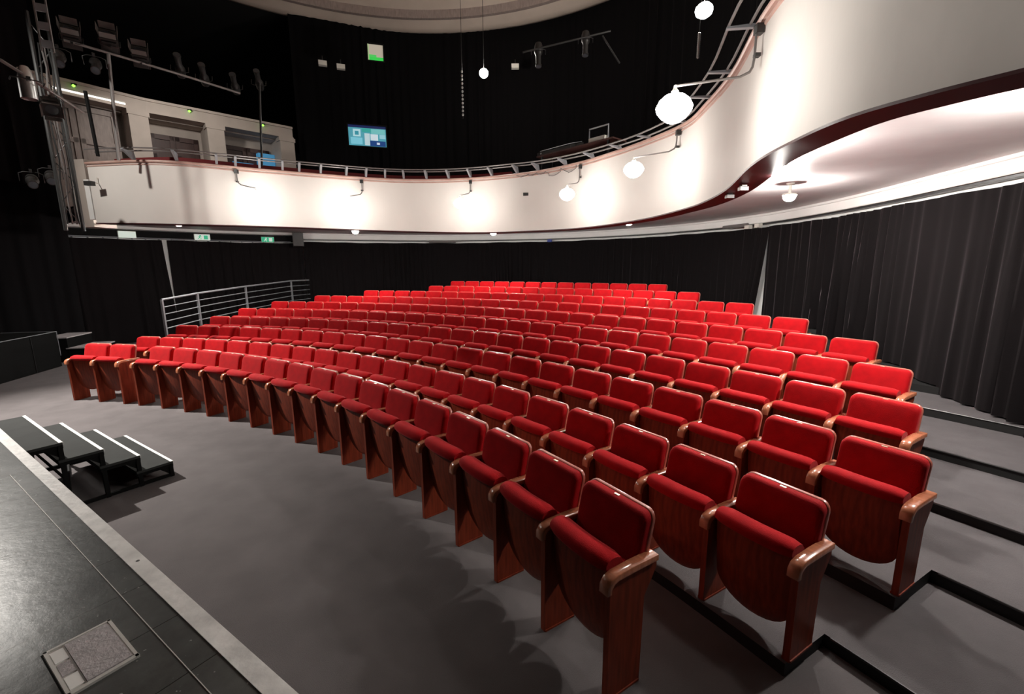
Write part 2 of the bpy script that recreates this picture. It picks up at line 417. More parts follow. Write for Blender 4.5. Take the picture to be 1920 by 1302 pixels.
# ================================================================== SEATS
def rrect(w2, z0, z1, r, n=5, rb=None):
    rb = rb if rb is not None else r
    pts = []
    for (cx, cz, a0, rr) in ((w2 - r, z1 - r, 0, r), (-w2 + r, z1 - r, 90, r), (-w2 + rb, z0 + rb, 180, rb), (w2 - rb, z0 + rb, 270, rb)):
        for k in range(n + 1):
            a = math.radians(a0 + 90 * k / n); pts.append((cx + rr * math.cos(a), cz + rr * math.sin(a)))
    return pts
def pillow(outline, y_back, y_front, bev, fn, crown=0.0, steps=3):
    """closed padded slab: outline in (x,z); front at lower y; fn bends it"""
    cx = sum(p[0] for p in outline) / len(outline); cz = sum(p[1] for p in outline) / len(outline)
    w = max(abs(p[0] - cx) for p in outline); h = max(abs(p[1] - cz) for p in outline)
    rings = [(0, y_back)]
    for k in range(steps + 1):
        a = PI / 2 * k / steps
        rings.append((bev * (1 - math.cos(a)), y_front + bev - bev * math.sin(a) if y_front < y_back else y_front))
    rings += [(bev + .3 * (min(w, h) - bev), y_front - crown * .7), (bev + .7 * (min(w, h) - bev), y_front - crown)]
    vs = []; n = len(outline)
    for ins, y in rings:
        fx = 1 - ins / w; fz = 1 - ins / h
        for p in outline: vs.append(fn(cx + (p[0] - cx) * fx, y, cz + (p[1] - cz) * fz))
    fs = [list(range(n))]
    for i in range(len(rings) - 1):
        for j in range(n): fs.append([i * n + j, i * n + (j + 1) % n, (i + 1) * n + (j + 1) % n, (i + 1) * n + j])
    fs.append([(len(rings) - 1) * n + j for j in range(n)][::-1])
    return MB().add(vs, fs)

TILT = math.tan(math.radians(13))
def lean(x, y, z): return (x, y - (SEATH - z) * TILT + .02 * (x / .25) ** 2 * -1 * .6, z)
S = {}
# backrest: wooden shell in a pale wood tone, velvet cushion in front
S['shell'] = pillow(rrect(.250, .30, SEATH, .055), .012, -.012, .008, lean).mesh('back_shell', M['woodedge'])
S['cushion'] = pillow(rrect(.245, .36, SEATH - .004, .052), -.013, -.075, .03, lean, crown=.006).mesh('back_cushion', M['velvet'])
mb = MB(); y_ = -.052; mb.box((.0, y_ + .012, SEATH - .004), (.036, .016, .006)); S['tagp'] = mb.mesh('number_plate', M['plate'], False)
# folded seat: wooden underside facing the stage, rounded below
def u_outline(w2, ztop, zmid, zbot, n=14):
    pts = [(w2, ztop), (-w2, ztop)]
    for k in range(n + 1):
        a = PI + PI * k / n
        pts.append((w2 * math.cos(a) if 0 < k < n else (-w2 if k == 0 else w2), zmid + (zmid - zbot) * math.sin(a)))
    return pts
def seat_bend(x, y, z): return (x, y + .06 * max(0, (.60 - z) / .45) ** 1.8 + .02 * (x / .23) ** 2, z)
mb = pillow(u_outline(.228, .600, .23, .068), -.325, -.348, .006, seat_bend); S['pan'] = mb.mesh('seat_underside', M['wood'])
mb = pillow([(x * .96, z + .0) for x, z in u_outline(.23, .60, .38, .22)], -.324, -.21, .03, seat_bend)
# velvet roll = the seat's front edge, on top when folded
prof = [(-.372, .596), (-.384, .618), (-.380, .642), (-.360, .662), (-.325, .672), (-.285, .670), (-.25, .655), (-.232, .628), (-.225, .59), (-.24, .50), (-.30, .48), (-.33, .596)]
n_ = len(prof); nx = 9; vs = []
for i in range(nx):
    u = -1 + 2 * i / (nx - 1); x = .232 * math.copysign(abs(u) ** .8, u); sh = 1 - .22 * abs(u) ** 6
    for (a, b) in prof: vs.append((x, -.305 + (a + .305) * sh + .02 * (x / .23) ** 2, .60 + (b - .60) * (sh if b > .6 else 1)))
fs = []
for i in range(nx - 1):
    for k in range(n_): fs.append([i * n_ + k, i * n_ + (k + 1) % n_, (i + 1) * n_ + (k + 1) % n_, (i + 1) * n_ + k])
fs += [list(range(n_))[::-1], [(nx - 1) * n_ + k for k in range(n_)]]
mb.add(vs, fs)
S['seat'] = mb.mesh('seat_cushion', M['velvet'], True, 50)
# arm standard
def arm_prof(low):
    return [(-.365, low), (-.368, .54), (-.33, .585), (-.03, .585), (-.03, .54), (-.07, .47), (-.115, .40), (-.125, low)]
for nm, low in (('arm', 0.0), ('armt', -.115)):
    mb = MB(); mb.prism(arm_prof(low), -.019, .019, lambda a, b, h: (h, a, b)); 
    if low == 0.0: mb.box((0, -.245, .006), (.05, .23, .012))
    else: mb.box((0, -.245, -.109), (.05, .23, .012))
    S[nm] = mb.mesh('arm_standard', M['wood'], False)
def cap_mesh():
    outer = [(-.03, .612), (-.20, .616), (-.33, .612), (-.372, .597), (-.394, .568), (-.396, .525)]
    inner = [(-.03, .584), (-.20, .586), (-.325, .584), (-.352, .574), (-.368, .553), (-.370, .525)]
    poly = outer + inner[::-1]
    mb = MB(); vs = []; n = len(poly)
    xs = [(-.031, .0), (-.027, .004), (.027, .004), (.031, .0)]
    for x, g in xs:
        for k, (a, b) in enumerate(poly):
            s_ = 0 if k < len(outer) else 1
            vs.append((x, a - (g if s_ == 0 and k > 2 else 0), b + (g if s_ == 0 and k <= 3 else 0)))
    fs = [list(range(n)), [3 * n + i for i in range(n)][::-1]]
    for i in range(3):
        for k in range(n): fs.append([i * n + k, i * n + (k + 1) % n, (i + 1) * n + (k + 1) % n, (i + 1) * n + k])
    return mb.add(vs, fs).mesh('arm_cap', M['capwood'], True, 50)
S['cap'] = cap_mesh()

ORD = ['first', 'second', 'third', 'fourth', 'fifth', 'sixth', 'seventh', 'eighth', 'ninth', 'tenth', 'eleventh', 'twelfth', 'thirteenth',
       'fourteenth', 'fifteenth', 'sixteenth', 'seventeenth', 'eighteenth', 'nineteenth', 'twentieth', 'twenty-first', 'twenty-second',
       'twenty-third', 'twenty-fourth', 'twenty-fifth']
ROWNAME = ['front row', 'second row', 'third row', 'fourth row', 'fifth row', 'sixth row', 'seventh row', 'third-last row', 'second-last row', 'back row']
SP = .55
def build_seat(row, tall, plate, right_arm):
    e = empty('theatre_seat', (0, 0, 0)); dz = .115 if tall else 0.0
    def P(nm, me, par=e, x=0.0, z=dz): return link(nm, me, par, (x, 0, z))
    sh = P('backrest', S['shell']); cu = link('back_cushion', S['cushion'], sh)
    if plate: link('number_plate', S['tagp'], sh)
    sp = P('seat', S['pan']); link('seat_cushion', S['seat'], sp)
    k = (-1, 1) if right_arm else (-1,)
    for s_ in k:
        a = P('arm_standard', S['armt' if tall else 'arm'], x=s_ * SP / 2 * .978); link('arm_cap', S['cap'], a)
    return e
protos = {}
for j in range(10):
    for idx in range(ROW_N[j]):            # idx 0 = right end
        i = float(idx)
        if j == 0 and idx >= 16: i += .6415
        th = ROW_A[j] - i * SP / ROW_R[j] - .25 / ROW_R[j]
        right = (idx == 0) or (j == 0 and idx == 16)
        key = (j == 0, j < 5, right)
        if key not in protos:
            protos[key] = build_seat(j, *key); o = protos[key]
        else:
            o = copy_tree(protos[key])
        zf = ROW_F[j]
        p = Vector((HC[0] + ROW_R[j] * math.sin(th), HC[1] + ROW_R[j] * math.cos(th), zf))
        o.location = p; o.rotation_euler = (0, 0, -th)
        fl = ROW_N[j] - 1 - idx
        if idx == 0: lab = 'red velvet tip-up theatre seat at the right end of the ' + ROWNAME[j]
        elif fl == 0: lab = 'red velvet tip-up theatre seat at the left end of the ' + ROWNAME[j]
        elif fl <= idx: lab = 'red velvet tip-up theatre seat, %s from the left in the %s' % (ORD[fl], ROWNAME[j])
        else: lab = 'red velvet tip-up theatre seat, %s from the right in the %s' % (ORD[idx], ROWNAME[j])
        tag(o, lab, 'theatre seat', 'red seats in the ' + ROWNAME[j])

# ================================================================== BALCONY
# balcony front: azimuth from the lens, distance, height of its lower edge
BT = [(-41.9, .164, .0715), (-38.6, .175, .074), (-34.9, .181, .0755), (-27.4, .181, .0768), (-16.4, .178, .0738), (-10.2, .179, .072), (-3.8, .185, .071),
      (2.7, .196, .074), (7.9, .211, .078), (12.2, .229, .085), (16.4, .250, .095), (20.3, .275, .110), (22.4, .307, .121), (24.8, .356, .143), (27.4, .443, .188)]
ZT = 4.5
bp = []
for az, et, eb in BT:
    d = (ZT - CAMH) / et; bp.append(azp(az, d, CAMH + eb * d))
for az, eb in ((31.3, .223), (35.5, .248), (41.5, .263), (46.5, .269)):
    bp.append(azp(az, .96 / eb, 3.2))
bp += [Vector((2.98, 1.8, 3.2)), Vector((3.7, .8, 3.2)), Vector((4.6, -.6, 3.2))]
bp = [bp[0] + (bp[0] - bp[1]) * .02] + bp[1:]
BP, BL = resample(bp, .12)
BN = [-n for n in normals2(BP)]
# make normals point to the hall (towards HC)
if (Vector((HC[0], HC[1], 0)) - BP[len(BP) // 2]).dot(BN[len(BN) // 2]) < 0: BN = [-n for n in BN]
def bpos(k, off, z): p = BP[k] + BN[k] * off; return Vector((p.x, p.y, z))
def sweep(sections, mats, name, P=None, close=True, smooth=True, ang=35):
    """sections(k) -> list of 3D points (same count), optional ring closed"""
    mb = MB(); K = len(P) if P else len(BP); first = sections(0); n = len(first); vs = []
    for k in range(K): vs += sections(k)
    fs = []
    for k in range(K - 1):
        for j in range(n if close else n - 1):
            fs.append([k * n + j, k * n + (j + 1) % n, (k + 1) * n + (j + 1) % n, (k + 1) * n + j])
    if close: fs += [list(range(n))[::-1], [(K - 1) * n + j for j in range(n)]]
    return mb.add(vs, fs).mesh(name, mats, smooth, ang)
struct('wall_balcony_front', sweep(lambda k: [bpos(k, 0, BP[k].z), bpos(k, 0, ZT - .05), bpos(k, -.14, ZT - .05), bpos(k, -.14, BP[k].z)], M['plaster'], 'wall_balcony_front'))
struct('trim_balcony_ledge', sweep(lambda k: [bpos(k, .035, ZT - .05), bpos(k, .05, ZT - .035), bpos(k, .05, ZT - .012), bpos(k, .035, ZT), bpos(k, -.20, ZT), bpos(k, -.20, ZT - .05)], M['ledge'], 'trim_balcony_ledge'))
struct('trim_balcony_bead', sweep(lambda k: [bpos(k, .0, ZT - .10), bpos(k, .018, ZT - .095), bpos(k, .018, ZT - .075), bpos(k, .0, ZT - .07)], M['ledge'], 'trim_balcony_bead'))
struct('trim_balcony_underside', sweep(lambda k: [bpos(k, .012, BP[k].z - .02), bpos(k, .012, BP[k].z + .0), bpos(k, -.30, BP[k].z + .0), bpos(k, -.30, BP[k].z - .02)], M['maroon'], 'trim_balcony_underside'))
_n = min(range(len(BP)), key=lambda i: abs(math.degrees(math.atan2(BP[i].x, BP[i].y)) + .6))
struct('wall_balcony_padding', sweep(lambda k: [bpos(k, -.62, ZT - .35), bpos(k, -.62, ZT + .20), bpos(k, -.72, ZT + .20), bpos(k, -.72, ZT - .35)], M['padding'], 'wall_balcony_padding', P=BP[:_n]))

# back curtain line behind the stalls
CP = [(-12.55, 12.0), (-11.95, 12.7), (-10.8, 14.2), (-9.3, 15.7), (-7.05, 16.9), (-3.4, 18.1), (0, 17.8), (2.4, 16.9), (4.3, 15.2), (5.6, 13.2), (6.2, 11.1), (6.25, 9.2), (6.1, 7.65), (5.9, 6.47), (5.68, 5.16), (5.45, 3.5), (5.3, 1.5)]
CPP, CL = resample([(x, y, 0) for x, y in CP], .025)
CN = normals2(CPP)
mid = len(CN) // 2
if (Vector((HC[0], HC[1], 0)) - CPP[mid]).dot(CN[mid]) < 0: CN = [-n for n in CN]
def cidx(az):
    best = min(range(len(CPP)), key=lambda i: abs(math.degrees(math.atan2(CPP[i].x, CPP[i].y)) - az)); return best
ZSOF = 3.43
# soffit: from the balcony front back to the wall (closest pairing by fraction of azimuth)
def baz(p): return math.degrees(math.atan2(p.x, p.y))
soff = MB(); K = 90; vs = []
for k in range(K + 1):
    az = -44 + (80 + 44) * k / K
    kb = min(range(len(BP)), key=lambda i: abs(baz(BP[i]) - az)); kc = cidx(az)
    a = BP[kb] + BN[kb] * -.10; c = CPP[kc] - CN[kc] * .35
    for f in (0, .25, .5, .75, 1): q = a.lerp(c, f); vs.append((q.x, q.y, max(BP[kb].z + .02, ZSOF) if f > 0 else ZSOF))
fs = [[k * 5 + j, k * 5 + j + 1, (k + 1) * 5 + j + 1, (k + 1) * 5 + j] for k in range(K) for j in range(4)]
soff.add(vs, fs); soff.add([(x, y, 3.75) for x, y, z in vs], fs)
struct('ceiling_under_balcony', soff.mesh('ceiling_under_balcony', M['soffit']))
mb = MB(); vs2 = [(x, y, 3.80) for x, y, z in vs]; mb.add(vs2, fs); struct('floor_balcony', mb.mesh('floor_balcony', M['maroon']))

def cpos(k, off, z): p = CPP[k] + CN[k] * off; return Vector((p.x, p.y, z))
k_left = cidx(-25.3)
def csweep(k0, k1, sec, mat_, name, step=6):
    ks = list(range(k0, k1, step)) + [k1]
    return sweep(lambda i: sec(ks[i]), mat_, name, P=ks)
KE = len(CPP) - 1
# white wall and cornice behind/above the curtains, black beam on the left third
struct('wall_back', csweep(0, KE, lambda k: [cpos(k, -.16, 0), cpos(k, -.16, ZSOF), cpos(k, -.4, ZSOF), cpos(k, -.4, 0)], M['white'], 'wall_back'))
struct('trim_cornice', csweep(k_left, KE, lambda k: [cpos(k, .03, 3.22), cpos(k, .045, 3.235), cpos(k, .045, 3.38), cpos(k, .07, 3.39), cpos(k, .08, ZSOF), cpos(k, -.15, ZSOF), cpos(k, -.15, 3.22)], M['white'], 'trim_cornice'))
struct('trim_cornice_left', csweep(0, k_left, lambda k: [cpos(k, .02, 3.34), cpos(k, .10, 3.36), cpos(k, .16, ZSOF), cpos(k, -.15, ZSOF), cpos(k, -.15, 3.34)], M['white'], 'trim_cornice_left'))
struct('trim_gap_shade', csweep(k_left, KE, lambda k: [cpos(k, .0, 3.185), cpos(k, .0, 3.215), cpos(k, -.12, 3.215), cpos(k, -.12, 3.185)], M['darksteel'], 'trim_gap_shade'))  # solid dark strip, the gap's shade put into its colour
struct('trim_beam_left', csweep(0, k_left, lambda k: [cpos(k, -.01, 3.10), cpos(k, -.01, 3.33), cpos(k, -.14, 3.33), cpos(k, -.14, 3.10)], M['blackp'], 'trim_beam_left'))

# ---------------- curtains
def curtain(name, label, P, N, k0, k1, z0, z1, amp, pitch, matn, parent_group=None, edge0=0.0, edge1=0.0, seed=1, cut=1, nz=7, hang=.006, hem=None):
    """k0..k1 index range on a path; edgeX: how far (m) that edge swings back at the hem"""
    rnd = random.Random(seed); ph = rnd.random() * 6; vs = []; cols = list(range(k0, k1, cut)) + [k1]
    s = 0.0; prev = P[k0]; fr = 1.0
    mods = [(rnd.uniform(.3, .9), rnd.uniform(0, 6), rnd.uniform(.5, 1)) for _ in range(3)]
    rows = []
    for ci, k in enumerate(cols):
        s += (P[k] - prev).length; prev = P[k]
        fr = 1 + .28 * math.sin(s * mods[0][0] * 2 + mods[0][1]) + .2 * math.sin(s * mods[1][0] * 5 + mods[1][1])
        ph += (2 * PI / pitch) * ((P[k] - P[cols[max(ci - 1, 0)]]).length) * fr
        aa = amp * (.65 + .35 * math.sin(s * mods[2][0] * 3 + mods[2][1]))
        rows.append((k, s, ph, aa))
    tot = s
    for (k, s, ph, aa) in rows:
        zt = z1 + .006 * math.sin(s * 5.3) + hang * math.sin(s * 1.7 + 1)
        zb = z0(P[k]) if callable(z0) else z0
        if hem: zb += hem(s / max(tot, .01))
        t = (P[min(k + 1, len(P) - 1)] - P[max(k - 1, 0)]).normalized()
        for r in range(nz + 1):
            f = r / nz; z = zt + (zb - zt) * f
            q = P[k] + N[k] * (aa * (.45 + .75 * f ** .7) * (1.5 * (1 - abs(math.sin(.5 * ph + .3 * math.sin(f * 3 + s * 2)))) - .6 + .4 * math.sin(1.7 * ph + 1)))
            if edge0 and s < tot * .5: q = q + t * (edge0 * f ** 1.2 * max(0, 1 - s / 1.0))
            if edge1 and s > tot * .5: q = q - t * (edge1 * f ** 1.2 * max(0, 1 - (tot - s) / 1.0))
            vs.append((q.x, q.y, z))
    n = nz + 1; fs = [[i * n + r, i * n + r + 1, (i + 1) * n + r + 1, (i + 1) * n + r] for i in range(len(rows) - 1) for r in range(nz)]
    o = link(name, MB().add(vs, fs).mesh(name, M[matn], True, 80)); tag(o, label, 'curtain', 'black velour drapes around the hall')
    return o
def floor_at(p):
    r = math.hypot(p.x - HC[0], p.y - HC[1]); a = math.degrees(math.atan2(p.x - HC[0], p.y - HC[1])); z = 0.0
    if a < 6.2: return .02
    for j in range(1, 10):
        ae = math.degrees(ROW_A[j]) + .17
        if r > (ROW_R[j] - .385 if a < ae else AISLE[j]): z = ROW_F[j]
    return z + .02
iA = cidx(-37.35); iA2 = cidx(-36.95); iB = cidx(-24.6); iC = cidx(29.28); iC2 = cidx(29.32)
curtain('curtain', 'black curtain at the far left, left of the pale slit', CPP, CN, 0, iA, floor_at, 3.07, .06, .34, 'curtain', seed=3, edge1=-.16)
curtain('curtain', 'black curtain behind the handrail, right of the pale slit', CPP, CN, iA2, iB, floor_at, 3.07, .055, .26, 'curtain', seed=5, edge0=-.0)
curtain('curtain', 'long black curtain behind the back row of seats', CPP, CN, iB + 1, iC, floor_at, 3.12, .05, .17, 'curtain', seed=8, edge1=.34)
curtain('curtain', 'heavy black curtain along the right aisle, reaching the floor', CPP, CN, iC2, KE, floor_at, 3.12, .085, .27, 'curtain', seed=13, nz=9)

# curtain tracks
for nm, k0, k1 in (('curtain_track', 0, k_left), ):
    mb = MB(); mb.tube([cpos(k, .03, 3.115) for k in range(k0, k1, 10)], .014, 6)
    for k in range(k0 + 4, k1, 13): mb.box(cpos(k, .035, 3.085), (.05, .012, .03))
    tag(link(nm, mb.mesh(nm, M['steel'])), 'white curtain track with hooks above the left curtains', 'curtain track')

# upper wall curtain behind the balcony
UP = [p for p in CPP]; UN = CN
iU = cidx(-24.0)
curtain('curtain', 'tall black drape on the back wall above the balcony', [p + n * .5 for p, n in zip(CPP, CN)], CN, iU, KE, 3.8, 10.6, .07, .30, 'curtain2', seed=21, cut=2, nz=4)

# big proscenium drape at the left edge and the shorter drape before it
PP, _ = resample([(-17, 6.0, 0), (-14.0, 8.0, 0), (-12.2, 10.2, 0), (-11.35, 11.75, 0)], .05)
PN = normals2(PP)
curtain('curtain', 'tall black drape at the left edge beside the stage wing', PP, PN, 0, len(PP) - 1, .02, 10.6, .07, .55, 'curtain2', seed=31, nz=6)
PP2, _ = resample([(-16, 6.3, 0), (-13.4, 8.3, 0), (-11.9, 10.2, 0), (-11.25, 11.25, 0)], .05)
curtain('curtain', 'short black drape ending in a slanting hem, upper left', PP2, normals2(PP2), 0, len(PP2) - 1, 4.35, 8.0, .09, .42, 'curtain', seed=37, nz=6, hem=lambda f: .55 - .75 * f)

# ---------------- ceiling with the round dome opening
RC = (-2.72, 8.17); RR = 9.6; ZC = 10.5
mb = MB(); n = 64; vs = []
for j in range(n):
    a = 2 * PI * j / n; vs.append((RC[0] + RR * math.cos(a), RC[1] + RR * math.sin(a), ZC))
for j in range(n):
    a = 2 * PI * j / n; vs.append((RC[0] + 30 * math.cos(a), RC[1] + 30 * math.sin(a), ZC))
mb.add(vs, [[j, (j + 1) % n, n + (j + 1) % n, n + j] for j in range(n)])
struct('ceiling', mb.mesh('ceiling', M['blackceil'], False))
mb = MB(); mb.lathe([(RR, 0.01), (RR - .05, -.10), (RR - .25, -.14), (RR - .45, -.10), (RR - .62, .06), (RR - .70, .10)], (RC[0], RC[1], ZC), 96)
struct('trim_dome_ring', mb.mesh('trim_dome_ring', M['beige'], True, 60))
mb = MB(); mb.lathe([(RR - .70, .10), (RR - .72, .02), (RR - .86, .02), (RR - .90, .25)], (RC[0], RC[1], ZC), 96)
struct('trim_dome_dark_ring', mb.mesh('trim_dome_groove', M['doorw'], True, 60))  # inner ring in a darker tone than the moulding
mb = MB(); mb.lathe([(RR - .88, .24), (RR - 1.8, .8), (RR - 4, 1.6), (RR - 7, 2.1), (.01, 2.3)], (RC[0], RC[1], ZC), 96)
struct('ceiling_dome', mb.mesh('ceiling_dome', M['beige'], True, 60))
mb = MB(); mb.tube([azp(-13, 14.1, ZC - .1), azp(-13, 14.1, ZC - .28), azp(-13.3, 14.1, ZC - .32)], .03, 6)
tag(link('hanging_hook', mb.mesh('hook', M['darksteel'])), 'dark hook hanging from the pale dome ring', 'hook')

# ---------------- guard rail / lighting bar along the balcony ledge
def kaz(az): return min(range(len(BP)), key=lambda i: abs(baz(BP[i]) - az))
gr = empty('balcony_rail', (BP[0].x, BP[0].y, ZT)); tag(gr, 'grey twin-pipe rail on brackets along the top of the balcony front', 'rail')
def lrel(v): return Vector(v) - gr.location
k0, k1 = kaz(-41), kaz(31)
def zo(k): a_ = baz(BP[k]); return .17 if a_ < 0 else max(.03, .17 - .14 * a_ / 16)
mb = MB(); mb.tube([lrel(bpos(k, .08, ZT + zo(k))) for k in range(k0, k1, 3)], .015, 6); link('pipe', mb.mesh('pipe', M['railgrey']), gr)
mb = MB(); mb.tube([lrel(bpos(k, .27, ZT + zo(k) + .015)) for k in range(k0, k1, 3)], .015, 6); link('pipe', mb.mesh('pipe', M['railgrey']), gr)
bz = [-38.5, -35.5, -32.0, -30.2, -28.2, -26.1, -24, -21.8, -19.6, -17.3, -15, -12.6, -10.2, -7.6, -5.0, -2.2, .6, 3.6, 6.6, 9.8, 13.2, 16.5, 20.0, 22.6, 24.7, 26.6]
for az in bz:
    k = kaz(az); mb = MB(); n_ = BN[k]; t_ = Vector((-n_.y, n_.x, 0)); z_ = zo(k); vs = []
    for s_ in (-.024, .024):
        for q in (bpos(k, -.02, ZT), bpos(k, .045, ZT), bpos(k, .29, ZT + z_ - .015), bpos(k, .29, ZT + z_ + .002), bpos(k, .02, ZT + z_ * .85 + .008)): vs.append(lrel(q + t_ * s_))
    mb.add(vs, [[0, 1, 2, 3, 4], [9, 8, 7, 6, 5]] + [[i, (i + 1) % 5, 5 + (i + 1) % 5, 5 + i] for i in range(5)])
    link('bracket', mb.mesh('bracket', M['steel'], False), gr)

# ---------------- globe lamps on bent arms
def globe_lamp(maz, laz, lel, label, ztop=ZT - .12, L=.9, posts=True, sz=1.0):
    k = kaz(maz); Mp = bpos(k, .02, ztop)
    # lamp on the sight azimuth at arm length from the mount
    dr = azp(laz, 1.0); Mh = Vector((Mp.x, Mp.y, 0)); b = Mh.dot(dr); perp = (Mh - dr * b).length
    LL = max(L, perp * 1.02); d = b - math.sqrt(LL * LL - perp * perp)
    pos = azp(laz, d, CAMH + lel * d)
    e = empty('globe_lamp', Mp); tag(e, label, 'lamp', 'globe lamps on arms along the balcony front')
    r = lambda v: Vector(v) - Mp
    low = Vector((Mp.x, Mp.y, pos.z + .38)) + BN[k] * .05
    tip = Vector((pos.x, pos.y, pos.z + .185))
    mb = MB(); top_ = Mp + BN[k] * .05
    hb = (tip - low); bend = low + hb * .18 + Vector((0, 0, -.01))
    mb.tube([r(top_), r(low + Vector((0, 0, .14))), r(low + Vector((0, 0, .06)) + hb * .015), r(low + Vector((0, 0, .02)) + hb * .05), r(bend), r(tip)], .012, 8); link('arm', mb.mesh('larm', M['railgrey']), e)
    mb = MB(); n_ = BN[k]
    mb.box(r(top_ + Vector((0, 0, .0))) - n_ * .02, (.07, .07, .08)); link('wall_clamp', mb.mesh('clamp', M['darksteel'], False), e)
    mb = MB(); mb.box(r(top_ + Vector((0, 0, -.22))) - n_ * .02, (.05, .05, .03)); link('wall_clamp', mb.mesh('clamp', M['darksteel'], False), e)
    mb = MB(); mb.lathe([(.001, .0), (.03, 0), (.033, .03), (.018, .05), (.012, .08), (.001, .08)], r(pos + Vector((0, 0, .11 * sz))), 12); link('lamp_holder', mb.mesh('holder', M['ivory']), e)
    mb = MB(); mb.lathe([(.03, .115), (.09, .10), (.135, .06), (.16, .01), (.150, -.03), (.11, -.08), (.06, -.115), (.001, -.13)], r(pos), 20); link('globe', mb.mesh('globe', M['globe']), e)
    return pos
GL = [(-30.4, -28.62, .129, 'lit white globe lamp, leftmost on the balcony front'),
      (-17.8, -19.10, .124, 'lit white globe lamp on the balcony front, second from left'),
      (-5.1, -6.25, .131, 'lit white globe lamp on the balcony front above the hanging curtain speaker bar'),
      (8.8, 6.85, .148, 'lit white globe lamp below the equipment table on the balcony'),
      (19.8, 14.63, .192, 'lit white globe lamp whose arm runs level before the curve'),
      (27.3, 18.78, .302, 'largest lit white globe lamp, standing clear of the balcony front')]
GL[2] = (-5.1, -6.25, .131, 'lit white globe lamp near the middle of the balcony front, third from left')
gpos = [globe_lamp(*g) for g in GL]

# two lamps high in the gallery, each on its cable
for (az, el_, d, lab, rr) in ((-3.115, .387, 13.5, 'small starlike lit lamp hanging high before the back drape', .8), (21.27, .466, 9.5, 'lit round lamp hanging at the top edge of the view', 1.0)):
    p = azp(az, d, CAMH + el_ * d); e = empty('pendant_lamp', p); tag(e, lab, 'lamp')
    mb = MB(); mb.lathe([(.03 * rr, .115), (.09 * rr, .10), (.14 * rr, .05), (.15 * rr, 0), (.13 * rr, -.06), (.06 * rr, -.11), (.001, -.125)], (0, 0, 0), 18); link('globe', mb.mesh('globe', M['globehigh']), e)
    mb = MB(); mb.tube([(0, 0, .11), (0, 0, ZC - p.z)], .008, 6); link('cable', mb.mesh('cable', M['cable']), e)

# lamps under the balcony
SL = [(335, -35.82, .0737, 13.1, 'lit dome lamp under the left end of the balcony'),
      (663, -18.76, .0685, 13.4, 'lit dome lamp under the balcony, right of the hanging speaker'),
      (925, -2.24, .0675, 13.2, 'lit dome lamp under the middle of the balcony'),
      (1182, 14.3, .0845, 10.4, 'lit dome lamp under the balcony where its front begins to curve'),
      (1483, 30.9, .1175, 8.2, 'lit dome lamp under the balcony above the right seats'),
      (1445, 29.6, .165, 5.7, 'lit dome lamp right behind the maroon edge of the balcony'),
      (1960, 50.0, .2, 5.0, 'lit dome lamp under the balcony near the right edge')]
for (x, az, el_, d, lab) in SL:
    dz = ZSOF - (CAMH + el_ * d) - .215
    p = azp(az, d, ZSOF); e = empty('dome_lamp', p); tag(e, lab, 'lamp', 'dome lamps under the balcony')
    mb = MB(); mb.lathe([(.001, 0), (.06, 0), (.05, -.02), (.02, -.03), (.02, -.13 - dz), (.09, -.14 - dz), (.10, -.165 - dz), (.001, -.165 - dz)], (0, 0, 0), 20); link('base', mb.mesh('lbase', M['ivory']), e)
    mb = MB(); mb.lathe([(.088, -.164), (.085, -.20), (.065, -.23), (.035, -.247), (.001, -.252)], (0, 0, -dz), 18); link('dome', mb.mesh('dome', M['soffitlamp']), e)

# ---------------- handrail on the left
rp = [(pol(14.45, 5.6), 1.51), (pol(15.5, 5.6), 1.59), (pol(17.3, 5.6), 1.68), (pol(19.6, 5.6), 1.76), (pol(20.6, 5.8), 1.755)]
hr = empty('handrail', rp[0][0]); tag(hr, 'grey tubular steel handrail rising beside the left end of the rows', 'handrail')
h_ = lambda p, z: Vector((p.x, p.y, z)) - rp[0][0]
mb = MB(); mb.tube([h_(p, z) for p, z in rp], .024, 8); link('top_rail', mb.mesh('toprail', M['steel']), hr)
for i in range(1, 5):
    mb = MB(); mb.tube([h_(p, z - .165 * i - .01) for p, z in rp], .012, 6); link('rail', mb.mesh('rail', M['steel']), hr)
for i, (p, z) in enumerate(rp[:4]):
    mb = MB(); zb = 0.0; mb.box(h_(p, (z + zb) / 2), (.045, .045, z - zb), rz=0); link('post', mb.mesh('post', M['steel'], False), hr)
mb = MB(); p, z = rp[0]; mb.tube([h_(p, z), h_(p, z - .05)], .026, 8); link('corner', mb.mesh('corner', M['steel']), hr)

